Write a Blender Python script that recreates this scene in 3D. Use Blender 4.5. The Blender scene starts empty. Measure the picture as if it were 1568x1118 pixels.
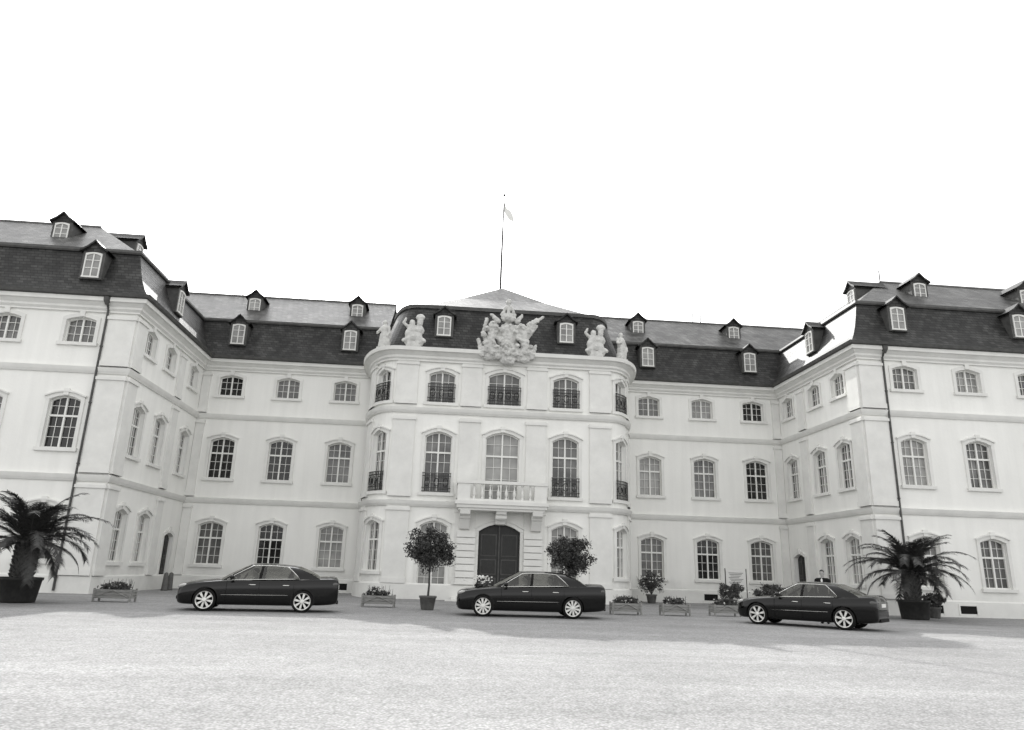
import bpy, bmesh, math, random
import numpy as np
from mathutils import Vector, Matrix, Euler
R=random.Random(7)
sc=bpy.context.scene
sc.view_settings.view_transform='Standard'
sc.view_settings.look='None'; sc.view_settings.exposure=0; sc.view_settings.gamma=1
COL=sc.collection
TINT=(1.0,1.0,0.965)
def g(v): return (v*TINT[0],v*TINT[1],v*TINT[2],1)
# ---------------------------------------------------------------- materials
def mat(name,v,rough=.7,v2=None,scale=4,detail=4,bump=0,bscale=20,metal=0,coat=0,spec=.5,stretch=None):
    m=bpy.data.materials.new(name);m.use_nodes=True;nt=m.node_tree
    b=nt.nodes['Principled BSDF'];b.inputs['Base Color'].default_value=g(v)
    b.inputs['Roughness'].default_value=rough;b.inputs['Metallic'].default_value=metal
    b.inputs['Coat Weight'].default_value=coat;b.inputs['Coat Roughness'].default_value=.03
    b.inputs['Specular IOR Level'].default_value=spec
    tc=nt.nodes.new('ShaderNodeTexCoord');vec=tc.outputs['Object']
    if stretch:
        mp=nt.nodes.new('ShaderNodeMapping');mp.inputs['Scale'].default_value=stretch
        nt.links.new(vec,mp.inputs['Vector']);vec=mp.outputs['Vector']
    if v2 is not None:
        n=nt.nodes.new('ShaderNodeTexNoise');n.inputs['Scale'].default_value=scale;n.inputs['Detail'].default_value=detail;n.inputs['Roughness'].default_value=.65
        nt.links.new(vec,n.inputs['Vector'])
        cr=nt.nodes.new('ShaderNodeValToRGB');cr.color_ramp.elements[0].position=.3;cr.color_ramp.elements[1].position=.7
        cr.color_ramp.elements[0].color=g(v);cr.color_ramp.elements[1].color=g(v2)
        nt.links.new(n.outputs['Fac'],cr.inputs['Fac']);nt.links.new(cr.outputs['Color'],b.inputs['Base Color'])
    if bump:
        n=nt.nodes.new('ShaderNodeTexNoise');n.inputs['Scale'].default_value=bscale;n.inputs['Detail'].default_value=5
        nt.links.new(tc.outputs['Object'],n.inputs['Vector'])
        bp=nt.nodes.new('ShaderNodeBump');bp.inputs['Strength'].default_value=bump;bp.inputs['Distance'].default_value=.03
        nt.links.new(n.outputs['Fac'],bp.inputs['Height']);nt.links.new(bp.outputs['Normal'],b.inputs['Normal'])
    return m
def plaster():
    m=mat('white_plaster',.79,.85,.84,.35,6,.15,9,spec=.2);nt=m.node_tree;b=nt.nodes['Principled BSDF']
    lk=b.inputs['Base Color'].links[0];src=lk.from_socket
    tc=nt.nodes.new('ShaderNodeTexCoord')
    mp=nt.nodes.new('ShaderNodeMapping');mp.inputs['Scale'].default_value=(1.6,1.6,.12);nt.links.new(tc.outputs['Object'],mp.inputs['Vector'])
    n=nt.nodes.new('ShaderNodeTexNoise');n.inputs['Scale'].default_value=1.5;n.inputs['Detail'].default_value=6;nt.links.new(mp.outputs['Vector'],n.inputs['Vector'])
    cr=nt.nodes.new('ShaderNodeValToRGB');cr.color_ramp.elements[0].position=.3;cr.color_ramp.elements[0].color=(.945,.945,.945,1);cr.color_ramp.elements[1].position=.6;cr.color_ramp.elements[1].color=(1,1,1,1)
    nt.links.new(n.outputs['Fac'],cr.inputs['Fac'])
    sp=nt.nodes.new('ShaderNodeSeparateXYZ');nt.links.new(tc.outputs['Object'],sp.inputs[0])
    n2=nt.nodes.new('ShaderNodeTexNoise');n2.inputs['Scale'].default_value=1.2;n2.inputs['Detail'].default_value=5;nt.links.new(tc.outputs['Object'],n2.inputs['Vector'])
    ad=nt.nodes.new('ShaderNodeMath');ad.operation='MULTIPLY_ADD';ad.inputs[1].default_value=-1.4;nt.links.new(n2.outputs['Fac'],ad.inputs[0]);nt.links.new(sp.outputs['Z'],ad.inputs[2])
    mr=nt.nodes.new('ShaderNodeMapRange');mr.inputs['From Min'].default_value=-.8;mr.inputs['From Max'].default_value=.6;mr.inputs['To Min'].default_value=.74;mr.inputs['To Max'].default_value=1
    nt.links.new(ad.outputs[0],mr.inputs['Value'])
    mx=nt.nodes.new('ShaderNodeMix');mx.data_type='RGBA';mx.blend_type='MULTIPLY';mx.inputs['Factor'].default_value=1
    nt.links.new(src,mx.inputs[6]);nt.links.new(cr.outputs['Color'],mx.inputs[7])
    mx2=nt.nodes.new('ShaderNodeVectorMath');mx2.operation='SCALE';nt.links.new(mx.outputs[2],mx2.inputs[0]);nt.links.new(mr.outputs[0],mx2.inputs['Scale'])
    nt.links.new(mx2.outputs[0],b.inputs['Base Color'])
    return m
def slate(name,a,c,rough,lo=.5,hi=1.6):
    m=bpy.data.materials.new(name);m.use_nodes=True;nt=m.node_tree;b=nt.nodes['Principled BSDF']
    b.inputs['Roughness'].default_value=rough;b.inputs['Specular IOR Level'].default_value=.35
    tc=nt.nodes.new('ShaderNodeTexCoord');sp=nt.nodes.new('ShaderNodeSeparateXYZ');nt.links.new(tc.outputs['Object'],sp.inputs[0])
    ad=nt.nodes.new('ShaderNodeMath');ad.operation='ADD';nt.links.new(sp.outputs['X'],ad.inputs[0]);nt.links.new(sp.outputs['Y'],ad.inputs[1])
    cb=nt.nodes.new('ShaderNodeCombineXYZ');nt.links.new(ad.outputs[0],cb.inputs['X']);nt.links.new(sp.outputs['Z'],cb.inputs['Y'])
    br=nt.nodes.new('ShaderNodeTexBrick');br.inputs['Scale'].default_value=1;br.inputs['Brick Width'].default_value=.34;br.inputs['Row Height'].default_value=.17
    br.inputs['Mortar Size'].default_value=.014;br.inputs['Color1'].default_value=g(a);br.inputs['Color2'].default_value=g(c);br.inputs['Mortar'].default_value=g(a*.3);br.inputs['Bias'].default_value=-.1
    nt.links.new(cb.outputs[0],br.inputs['Vector'])
    def nz(s,d,lo_,hi_,st=None):
        n=nt.nodes.new('ShaderNodeTexNoise');n.inputs['Scale'].default_value=s;n.inputs['Detail'].default_value=d;n.inputs['Roughness'].default_value=.65
        if st:
            mp=nt.nodes.new('ShaderNodeMapping');mp.inputs['Scale'].default_value=st;nt.links.new(tc.outputs['Object'],mp.inputs['Vector']);nt.links.new(mp.outputs[0],n.inputs['Vector'])
        else:nt.links.new(tc.outputs['Object'],n.inputs['Vector'])
        mr=nt.nodes.new('ShaderNodeMapRange');mr.inputs['From Min'].default_value=.32;mr.inputs['From Max'].default_value=.68;mr.inputs['To Min'].default_value=lo_;mr.inputs['To Max'].default_value=hi_;nt.links.new(n.outputs['Fac'],mr.inputs['Value']);return mr.outputs[0]
    mu=nt.nodes.new('ShaderNodeMath');mu.operation='MULTIPLY';nt.links.new(nz(.8,8,lo,hi),mu.inputs[0]);nt.links.new(nz(1.0,5,.7,1.35,(2.2,2.2,.35)),mu.inputs[1])
    vm=nt.nodes.new('ShaderNodeVectorMath');vm.operation='SCALE';nt.links.new(br.outputs['Color'],vm.inputs[0]);nt.links.new(mu.outputs[0],vm.inputs['Scale'])
    nt.links.new(vm.outputs[0],b.inputs['Base Color'])
    fr=nt.nodes.new('ShaderNodeMath');fr.operation='MODULO';fr.inputs[1].default_value=.17;nt.links.new(sp.outputs['Z'],fr.inputs[0])
    bp=nt.nodes.new('ShaderNodeBump');bp.inputs['Strength'].default_value=.6;bp.inputs['Distance'].default_value=.14;bp.invert=True
    nt.links.new(fr.outputs[0],bp.inputs['Height'])
    bp2=nt.nodes.new('ShaderNodeBump');bp2.inputs['Strength'].default_value=.35;bp2.inputs['Distance'].default_value=.02
    nt.links.new(br.outputs['Fac'],bp2.inputs['Height']);bp2.invert=True;nt.links.new(bp.outputs[0],bp2.inputs['Normal'])
    nt.links.new(bp2.outputs['Normal'],b.inputs['Normal'])
    return m
def gravel():
    m=bpy.data.materials.new('gravel');m.use_nodes=True;nt=m.node_tree;b=nt.nodes['Principled BSDF'];b.inputs['Roughness'].default_value=.95;b.inputs['Specular IOR Level'].default_value=.15
    tc=nt.nodes.new('ShaderNodeTexCoord')
    def noise(s,d,r=.6,vec=None):
        n=nt.nodes.new('ShaderNodeTexNoise');n.inputs['Scale'].default_value=s;n.inputs['Detail'].default_value=d;n.inputs['Roughness'].default_value=r;nt.links.new(vec or tc.outputs['Object'],n.inputs['Vector']);return n.outputs['Fac']
    def mr(x,a,c,d,e):
        q=nt.nodes.new('ShaderNodeMapRange');q.inputs['From Min'].default_value=a;q.inputs['From Max'].default_value=c;q.inputs['To Min'].default_value=d;q.inputs['To Max'].default_value=e;nt.links.new(x,q.inputs['Value']);return q.outputs[0]
    def mul(x,y):
        q=nt.nodes.new('ShaderNodeMath');q.operation='MULTIPLY';nt.links.new(x,q.inputs[0]);nt.links.new(y,q.inputs[1]);return q.outputs[0]
    v=nt.nodes.new('ShaderNodeTexVoronoi');v.inputs['Scale'].default_value=30;nt.links.new(tc.outputs['Object'],v.inputs['Vector'])
    bw=nt.nodes.new('ShaderNodeRGBToBW');nt.links.new(v.outputs['Color'],bw.inputs[0])
    a=mr(bw.outputs[0],.1,.9,.30,.42)
    x=mul(a,mr(noise(.22,5),.3,.7,.84,1.10))
    x=mul(x,mr(noise(3.0,8,.7),.3,.7,.86,1.10))
    mp=nt.nodes.new('ShaderNodeMapping');mp.inputs['Scale'].default_value=(.09,1.0,1);mp.inputs['Rotation'].default_value=(0,0,.12);nt.links.new(tc.outputs['Object'],mp.inputs['Vector'])
    x=mul(x,mr(noise(.9,4,.55,mp.outputs['Vector']),.35,.65,.90,1.04))
    x=mul(x,mr(v.outputs['Distance'],.0,.7,1.08,.62))
    cb=nt.nodes.new('ShaderNodeCombineColor')
    for i in range(3):nt.links.new(x,cb.inputs[i])
    nt.links.new(cb.outputs[0],b.inputs['Base Color'])
    bp=nt.nodes.new('ShaderNodeBump');bp.inputs['Strength'].default_value=.5;bp.inputs['Distance'].default_value=.015;bp.invert=True
    nt.links.new(v.outputs['Distance'],bp.inputs['Height'])
    bp2=nt.nodes.new('ShaderNodeBump');bp2.inputs['Strength'].default_value=.4;bp2.inputs['Distance'].default_value=.06
    nt.links.new(noise(2.2,6),bp2.inputs['Height']);nt.links.new(bp.outputs[0],bp2.inputs['Normal'])
    nt.links.new(bp2.outputs[0],b.inputs['Normal'])
    return m
def carglass():
    m=bpy.data.materials.new('car_glass');m.use_nodes=True;nt=m.node_tree;nt.nodes.remove(nt.nodes['Principled BSDF'])
    out=nt.nodes['Material Output'];t=nt.nodes.new('ShaderNodeBsdfTransparent');t.inputs[0].default_value=g(.42)
    gl=nt.nodes.new('ShaderNodeBsdfGlossy');gl.inputs['Roughness'].default_value=.02;gl.inputs[0].default_value=g(.9)
    f=nt.nodes.new('ShaderNodeLayerWeight');f.inputs['Blend'].default_value=.5
    pw=nt.nodes.new('ShaderNodeMath');pw.operation='POWER';pw.inputs[1].default_value=4;nt.links.new(f.outputs['Facing'],pw.inputs[0])
    ma=nt.nodes.new('ShaderNodeMath');ma.operation='MULTIPLY_ADD';ma.inputs[1].default_value=.8;ma.inputs[2].default_value=.07;nt.links.new(pw.outputs[0],ma.inputs[0])
    mx=nt.nodes.new('ShaderNodeMixShader');nt.links.new(ma.outputs[0],mx.inputs[0]);nt.links.new(t.outputs[0],mx.inputs[1]);nt.links.new(gl.outputs[0],mx.inputs[2]);nt.links.new(mx.outputs[0],out.inputs[0])
    return m
M=dict(
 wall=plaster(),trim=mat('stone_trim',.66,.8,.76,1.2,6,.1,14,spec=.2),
 frame=mat('window_frame_paint',.75,.5),
 gl0=mat('window_glass_dark',.010,.05,.03,.6,spec=.4),gl1=mat('window_glass_sky_grey',.05,.07,.17,.8,2),gl2=mat('window_glass_curtain',.16,.15,.34,.9,2),  # grey panes: sky reflection is put into the glass base colour
 slate=slate('slate_mansard',.018,.046,.6),slate2=slate('slate_upper_skylit',.045,.10,.5,.4,1.9),  # upper slate: same slate, colour lightened for grazing sun and sky sheen
 lead=mat('lead_grey',.05,.6,.09,3,spec=.3),iron=mat('wrought_iron',.012,.5),door=mat('door_wood',.018,.5,.035,6,stretch=(6,6,.6),spec=.3),
 stone=mat('sculpture_stone',.38,.8,.68,3.5,6,.5,12),
 paint=mat('car_paint_black',.003,.05,spec=.38),chrome=mat('chrome',.75,.15,metal=1),alloy=mat('alloy_wheel',.75,.28,metal=.8),
 tyre=mat('tyre_rubber',.008,.8,spec=.2),dark=mat('interior_dark',.008,.8,spec=.2),cglass=carglass(),lamp=mat('headlamp_glass',.35,.08,coat=1),tail=mat('tail_lamp',.07,.1,spec=.5),
 plate=mat('number_plate',.7,.5),seat=mat('seat_leather',.03,.6,spec=.3),
 leaf=mat('laurel_leaf',.015,.45,.07,5,3,spec=.35),leaf2=mat('plant_leaf',.03,.55,.12,6,3,spec=.3),palm=mat('palm_leaf',.02,.5,.06,3,2,spec=.35),
 bark=mat('bark',.04,.9,.10,12,bump=.6),pot=mat('terracotta_pot',.07,.8,.13,5),tub=mat('tub_dark',.012,.6,.03,5,spec=.3),wood=mat('weathered_wood',.16,.8,.34,4,stretch=(1,1,8)),
 flower=mat('flower_petals',.75,.7,.55,8),ground=gravel(),suit=mat('suit_cloth',.010,.9,spec=.2),skin=mat('skin',.35,.5,spec=.3),hair=mat('hair',.02,.6),shirt=mat('shirt_cloth',.75,.8),
 sign=mat('sign_board',.6,.5),text=mat('sign_text',.08,.6),flag=mat('flag_cloth',.75,.8),soil=mat('soil',.03,.9))
# ---------------------------------------------------------------- mesh helpers
class MB:
    def __init__(s): s.v=[];s.f=[]
    def add(s,vs,fs):
        n=len(s.v);s.v+= [tuple(v) for v in vs];s.f+=[tuple(i+n for i in f) for f in fs]
    def box(s,a,b,Mx=None):
        x0,y0,z0=a;x1,y1,z1=b
        vs=[Vector(p) for p in ((x0,y0,z0),(x1,y0,z0),(x1,y1,z0),(x0,y1,z0),(x0,y0,z1),(x1,y0,z1),(x1,y1,z1),(x0,y1,z1))]
        if Mx: vs=[Mx@v for v in vs]
        s.add(vs,[(0,3,2,1),(4,5,6,7),(0,1,5,4),(1,2,6,5),(2,3,7,6),(3,0,4,7)])
    def rev(s,prof,c,n=16,Mx=None):
        vs=[];fs=[]
        for r,z in prof:
            for k in range(n):
                a=2*math.pi*k/n;p=Vector((r*math.cos(a),r*math.sin(a),z))
                if Mx:p=Mx@p
                vs.append(p+Vector(c))
        m=len(prof)
        for i in range(m-1):
            for k in range(n):
                fs.append((i*n+k,i*n+(k+1)%n,(i+1)*n+(k+1)%n,(i+1)*n+k))
        fs.append(tuple(range(n))[::-1]);fs.append(tuple((m-1)*n+k for k in range(n)))
        s.add(vs,fs)
    def tube(s,pts,r,n=6,closed=False):
        pts=[Vector(p) for p in pts];m=len(pts);vs=[];fs=[]
        for i,p in enumerate(pts):
            a=pts[(i-1)%m] if (closed or i>0) else p;b=pts[(i+1)%m] if (closed or i<m-1) else p
            d=(b-a).normalized();u=d.cross(Vector((0,0,1)))
            if u.length<.05:u=d.cross(Vector((0,1,0)))
            u.normalize();w=d.cross(u);rr=r[i] if isinstance(r,(list,tuple)) else r
            for k in range(n):
                t=2*math.pi*k/n;vs.append(p+u*rr*math.cos(t)+w*rr*math.sin(t))
        for i in range(m if closed else m-1):
            j=(i+1)%m
            for k in range(n):fs.append((i*n+k,i*n+(k+1)%n,j*n+(k+1)%n,j*n+k))
        if not closed:
            fs.append(tuple(range(n))[::-1]);fs.append(tuple((m-1)*n+k for k in range(n)))
        s.add(vs,fs)
    def make(s,name,m,parent=None,smooth=False,loc=None):
        me=bpy.data.meshes.new(name);me.from_pydata(s.v,[],s.f);me.materials.append(m)
        bm=bmesh.new();bm.from_mesh(me);bmesh.ops.recalc_face_normals(bm,faces=bm.faces);bm.to_mesh(me);bm.free()
        if smooth: me.polygons.foreach_set('use_smooth',[True]*len(me.polygons))
        ob=bpy.data.objects.new(name,me);COL.objects.link(ob)
        if parent:ob.parent=parent
        if loc:ob.location=loc
        return ob
def empty(name,loc=(0,0,0),rot=0):
    e=bpy.data.objects.new(name,None);COL.objects.link(e);e.location=loc;e.rotation_euler=(0,0,rot);return e
def bake(ob):
    dg=bpy.context.evaluated_depsgraph_get();me=bpy.data.meshes.new_from_object(ob.evaluated_get(dg));ob.modifiers.clear();ob.data=me
def sculpt(name,parts,m,voxel=.04,parent=None,disp=0,dsize=.2,loc=None,rot=None,smoothit=2):
    bm=bmesh.new()
    def ell(c,r,rot=None):
        Mx=Matrix.Translation(c)
        if rot:Mx=Mx@Euler(rot).to_matrix().to_4x4()
        bmesh.ops.create_icosphere(bm,subdivisions=2,radius=1,matrix=Mx@Matrix.Diagonal((*r,1)))
    for p in parts:
        if p[0]=='e':ell(p[1],p[2],p[3] if len(p)>3 else None)
        else:
            a=Vector(p[1]);b=Vector(p[2]);r0,r1=p[3],p[4];n=max(2,int((b-a).length/(min(r0,r1)*.45))+1)
            for i in range(n+1):
                t=i/n;r=r0+(r1-r0)*t;ell(a.lerp(b,t),(r,r,r))
    me=bpy.data.meshes.new(name);bm.to_mesh(me);bm.free();me.materials.append(m)
    ob=bpy.data.objects.new(name,me);COL.objects.link(ob)
    md=ob.modifiers.new('r','REMESH');md.mode='VOXEL';md.voxel_size=voxel;md.use_smooth_shade=True
    if smoothit:
        sm=ob.modifiers.new('s','SMOOTH');sm.iterations=smoothit;sm.factor=.5
    if disp:
        tx=bpy.data.textures.new(name,'CLOUDS');tx.noise_scale=dsize;tx.noise_depth=3
        d=ob.modifiers.new('d','DISPLACE');d.texture=tx;d.strength=disp;d.texture_coords='LOCAL'
    bake(ob);ob.data.materials.clear();ob.data.materials.append(m)
    if parent:ob.parent=parent
    if loc:ob.location=loc
    if rot:ob.rotation_euler=rot
    return ob
def leafcloud(mb,c,rad,n,size,clumps=40,spread=.22,hollow=.5):
    c=Vector(c);cl=[]
    for i in range(clumps):
        d=Vector((R.gauss(0,1),R.gauss(0,1),R.gauss(0,1))).normalized();k=hollow+(1-hollow)*R.random()**.6
        k*=R.uniform(.85,1.1)
        cl.append(Vector((d.x*rad[0],d.y*rad[1],d.z*rad[2]))*k)
    for i in range(n):
        q=R.choice(cl);p=c+q+Vector((R.gauss(0,1)*rad[0],R.gauss(0,1)*rad[1],R.gauss(0,1)*rad[2]))*spread*.6
        d=Vector((R.gauss(0,1),R.gauss(0,1),R.gauss(0,1))).normalized();s=d.cross(Vector((R.gauss(0,1),R.gauss(0,1),R.gauss(0,1)))).normalized()
        l=size*R.uniform(.6,1.3);w=l*.45
        mb.add([p-d*l*.5,p+s*w*.5,p+d*l*.5,p-s*w*.5],[(0,1,2,3)])
# ---------------------------------------------------------------- paths
class Path:
    def __init__(s,pts):
        s.p=[Vector((x,y)) for x,y in pts];s.c=[0]
        for i in range(1,len(s.p)):s.c.append(s.c[-1]+(s.p[i]-s.p[i-1]).length)
        s.m=[]
        def nrm(i):
            d=(s.p[i+1]-s.p[i]).normalized();return Vector((d.y,-d.x))
        for i in range(len(s.p)):
            if i==0:s.m.append(nrm(0))
            elif i==len(s.p)-1:s.m.append(nrm(i-1))
            else:
                a,b=nrm(i-1),nrm(i);h=(a+b).normalized();s.m.append(h/max(.3,h.dot(a)))
        s.L=s.c[-1];s.curved=len(s.p)>2
    def P(s,t,o,z):
        i=0
        while i<len(s.p)-2 and t>s.c[i+1]:i+=1
        u=(t-s.c[i])/(s.c[i+1]-s.c[i])
        a=s.p[i]+s.m[i]*o;b=s.p[i+1]+s.m[i+1]*o;q=a.lerp(b,u);return Vector((q.x,q.y,z))
def cuts(path,s0,s1,n=1):
    if path.curved:
        n=max(n,int((s1-s0)/.3)+1) if not(SF0<=s0 and s1<=SF1) else n
    return [s0+(s1-s0)*i/n for i in range(n+1)]
def strip(mb,path,s0,s1,zl,zu,o0,o1=None,n=1):
    L=zl if callable(zl) else (lambda s:zl);U=zu if callable(zu) else (lambda s:zu)
    cs=cuts(path,s0,s1,n)
    if o1 is None:
        vs=[];
        for s in cs:vs+=[path.P(s,o0,L(s)),path.P(s,o0,U(s))]
        mb.add(vs,[(2*i,2*i+2,2*i+3,2*i+1) for i in range(len(cs)-1)]);return
    vs=[]
    for s in cs:vs+=[path.P(s,o0,L(s)),path.P(s,o1,L(s)),path.P(s,o1,U(s)),path.P(s,o0,U(s))]
    fs=[]
    for i in range(len(cs)-1):
        a=4*i;b=a+4
        for k in range(4):fs.append((a+k,b+k,b+(k+1)%4,a+(k+1)%4))
    fs.append((0,1,2,3));e=4*(len(cs)-1);fs.append((e+3,e+2,e+1,e));mb.add(vs,fs)
def sweep(mb,path,prof,closed=True):
    vs=[];fs=[];m=len(prof);n=len(path.p)
    for i in range(n):
        for o,z in prof:
            q=path.p[i]+path.m[i]*o;vs.append((q.x,q.y,z))
    for i in range(n-1):
        for k in range(m if closed else m-1):
            j=(k+1)%m;fs.append((i*m+k,(i+1)*m+k,(i+1)*m+j,i*m+j))
    mb.add(vs,fs)
D,DR,XL,XR,YL,YR=43.72,37.97,-15.21,20.97,33.85,34.37
CX=2.75
W1=Path([(-34,YL),(XL,YL)]);W2=Path([(XL,YL),(XL,D)]);W3=Path([(XL,D),(-4.8,D)])
W4=Path([(10.3,D),(XR,D)]);W5=Path([(XR,D),(XR,YR)]);W6=Path([(XR,YR),(42,YR)])
FX0,FX1,RX,RY=-3.05,8.55,1.8,4.5
rp=[(FX0-RX,44.4)]
NE=18
for i in range(NE+1):
    t=math.pi/2*(1-i/NE);rp.append((FX0-RX*math.sin(t),DR+RY*(1-math.cos(t))))
iF=len(rp)-1
for i in range(NE+1):
    t=math.pi/2*(i/NE);rp.append((FX1+RX*math.sin(t),DR+RY*(1-math.cos(t))))
rp.append((FX1+RX,44.4))
SF0,SF1=0,0
RP=Path(rp);SF0=RP.c[iF];SF1=RP.c[iF+1]
sx=lambda X:SF0+(X-FX0)
PA=Path([(-34,YL),(XL,YL),(XL,D),(-4.4,D)]);PC=Path([(9.9,D),(XR,D),(XR,YR),(42,YR)])
# ---------------------------------------------------------------- palace
B={k:MB() for k in ('wall','trim','frame','gl0','gl1','gl2','slate','slate2','lead','iron','door','dark')}
def arch(c,hw,z1,rise):return lambda s:z1-rise*min(1,((s-c)/hw)**2)
def opening(path,c,w,z0,z1,rise,kind,glass,fr=None,railing=False,surround=True,key=True,ext=0):
    hw=w/2;zt=arch(c,hw,z1,rise);s0,s1=c-hw,c+hw;dp=-.26
    W=B['wall']
    cs=cuts(path,s0,s1,8)
    for s in (s0,s1):
        W.add([path.P(s,0,z0),path.P(s,dp,z0),path.P(s,dp,zt(s)),path.P(s,0,zt(s))],[(0,1,2,3)])
    vs=[]
    for s in cs:vs+=[path.P(s,0,zt(s)),path.P(s,dp,zt(s)),path.P(s,0,z0),path.P(s,dp,z0)]
    W.add(vs,[(4*i,4*i+4,4*i+5,4*i+1) for i in range(len(cs)-1)]+[(4*i+2,4*i+6,4*i+7,4*i+3) for i in range(len(cs)-1)])
    if surround:
        T=B['trim'];a=.17;p=.055
        sill=z0-.005
        strip(T,path,s0-a,s0-.001,sill,zt(s0)+.002,.0,p);strip(T,path,s1+.001,s1+a,sill,zt(s1)+.002,.0,p)
        big=arch(c,hw+a,z1+a,rise*1.15)
        f=lambda s:(zt(s)+.003 if abs(s-c)<hw else zt(s0)+.003)
        strip(T,path,s0-a,s1+a,f,big,.0,p+.004,12)
        if z0>.6: strip(T,path,s0-a-.06,s1+a+.06,z0-.16,z0-.006,-.0,.13)
        if key: strip(T,path,c-.12,c+.12,z1+.02,z1+.33,0,.11)
        if ext:
            strip(T,path,s0-a-.05,s1+a+.05,lambda s:big(s)+.0,lambda s:big(s)+.07,.0,.13,12)
    if kind=='door':return
    G=B[glass];strip(G,path,s0,s1,z0,zt,dp+.02,None,8)
    F=B['frame'];o0,o1=dp+.023,dp+.10;t=.055
    strip(F,path,s0,s0+t,z0,zt(s0)+.0,o0,o1);strip(F,path,s1-t,s1,z0,zt(s1),o0,o1)
    strip(F,path,s0+t,s1-t,z0,z0+t,o0,o1-.004);strip(F,path,s0+t,s1-t,lambda s:zt(s)-t*1.2,lambda s:zt(s)-.002,o0,o1-.004,8)
    strip(F,path,c-.04,c+.04,z0+t,z1-t,o0,o1+.01)
    h=z1-z0
    if kind=='tall': tr=z0+h*.62; rows=[z0+h*.21,z0+h*.41,z0+h*.81]
    elif kind=='french': tr=z0+h*.66; rows=[z0+h*.17,z0+h*.33,z0+h*.5,z0+h*.83]
    else: tr=None; rows=[z0+h*.36,z0+h*.68]
    if tr: strip(F,path,s0+t,s1-t,tr-.045,tr+.045,o0,o1+.014)
    for z in rows: strip(F,path,s0+t,s1-t,z-.011,z+.011,o0,o1-.03)
    for q in (-.5,.5):
        s=c+q*hw*.97;strip(F,path,s-.011,s+.011,z0+t,zt(s)-t,o0,o1-.034)
    if railing:
        I=B['iron'];zb=z0+.05;zr=z0+1.0;ox=.10
        for z in (zb,zb+.18,zr-.16,zr):strip(I,path,s0-.04,s1+.04,z-.018,z+.018,ox,ox+.035)
        n=int(w/.115)
        for i in range(n+1):
            s=s0+w*i/n;strip(I,path,s-.012,s+.012,zb+.02,zr-.02,ox+.005,ox+.03)
        k=int(w/.36)
        for i in range(k):
            s=s0+w*(i+.5)/k
            cc=[path.P(s+.13*math.cos(u),ox+.02,(zb+zr)/2+.2*math.sin(u)) for u in [2*math.pi*j/12 for j in range(12)]]
            I.tube(cc,.022,4,True)
def wallstrips(path,floors,edges=(0,4.85,9.75,13.35)):
    for k in range(3):
        za,zb=edges[k],edges[k+1];s=0
        for (c,w,z0,z1,rise) in sorted(floors[k]):
            s0,s1=c-w/2,c+w/2
            if s0>s: seg(path,s,s0,za,zb)
            if z0>za:strip(B['wall'],path,s0,s1,za,z0,0,None,8)
            strip(B['wall'],path,s0,s1,arch(c,w/2,z1,rise),zb,0,None,8);s=s1
        seg(path,s,path.L,za,zb)
def seg(path,s0,s1,za,zb):
    if path.curved:
        br=[s0]+[q for q in path.c if s0+1e-4<q<s1-1e-4]+[s1]
        for a,b in zip(br[:-1],br[1:]):
            B['wall'].add([path.P(a,0,za),path.P(b,0,za),path.P(b,0,zb),path.P(a,0,zb)],[(0,1,2,3)])
    else: strip(B['wall'],path,s0,s1,za,zb,0,None,1)
ZG,ZM,ZT=(1.35,3.72),(6.22,8.62),(11.2,12.45)
def bays(path,cs,glasses,door_at=None,w=1.38):
    F=[[],[],[]]
    for i,c in enumerate(cs):
        gs=glasses[i%len(glasses)]
        if door_at==i:
            F[0].append((c,1.3,.15,2.95,.2));opening(path,c,1.3,.15,2.95,.2,'door',None,key=True)
            doorleaf(path,c,1.3,.15,2.95,.2)
        else:
            F[0].append((c,w,ZG[0],ZG[1],.2));opening(path,c,w,*ZG,.2,'tall',gs[0],ext=1)
        F[1].append((c,w,ZM[0],ZM[1],.2));opening(path,c,w,*ZM,.2,'tall',gs[1],ext=1)
        F[2].append((c,w-.02,ZT[0],ZT[1],.16));opening(path,c,w-.02,*ZT,.16,'low',gs[2],key=True)
    wallstrips(path,F)
def doorleaf(path,c,w,z0,z1,rise):
    hw=w/2;zt=arch(c,hw,z1,rise);Dm=B['door']
    strip(Dm,path,c-hw,c+hw,z0,zt,-.2,None,8)
    for sgn in (-1,1):
        a,b=(c-hw+.06,c-.04) if sgn<0 else (c+.04,c+hw-.06)
        h=z1-z0
        strip(Dm,path,a,b,z0+.05,z0+h*.97-rise*.9,-.195,-.15)
        for (p,q) in ((.06,.27),(.31,.52),(.56,.86)):
            strip(B['lead'],path,a+.08,b-.08,z0+h*p,z0+h*q,-.148,-.143)
            strip(Dm,path,a+.14,b-.14,z0+h*p+.06,z0+h*q-.06,-.142,-.115)
    strip(B['lead'],path,c-.035,c+.035,z0+.03,z1-.1,-.15,-.09)
bays(W1,[(x+34) for x in (-31.3,-27.9,-24.5,-21.1,-17.7)],[('gl1','gl0','gl1'),('gl0','gl1','gl1')])
bays(W2,[y-YL for y in (35.75,38.45,42.1)],[('gl1','gl1','gl1'),('gl2','gl1','gl1'),('gl1','gl1','gl2')],door_at=2,w=1.3)
bays(W3,[x-XL for x in (-13.5,-10.1,-6.65)],[('gl1','gl0','gl0'),('gl0','gl0','gl1'),('gl2','gl1','gl1')])
bays(W4,[x-10.3 for x in (12.42,15.88,19.25)],[('gl1','gl2','gl1'),('gl0','gl1','gl2'),('gl1','gl0','gl0')])
bays(W5,[D-y for y in (42.35,39.05,36.45)],[('gl1','gl1','gl1'),('gl1','gl1','gl1'),('gl2','gl1','gl1')],door_at=0,w=1.3)
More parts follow.
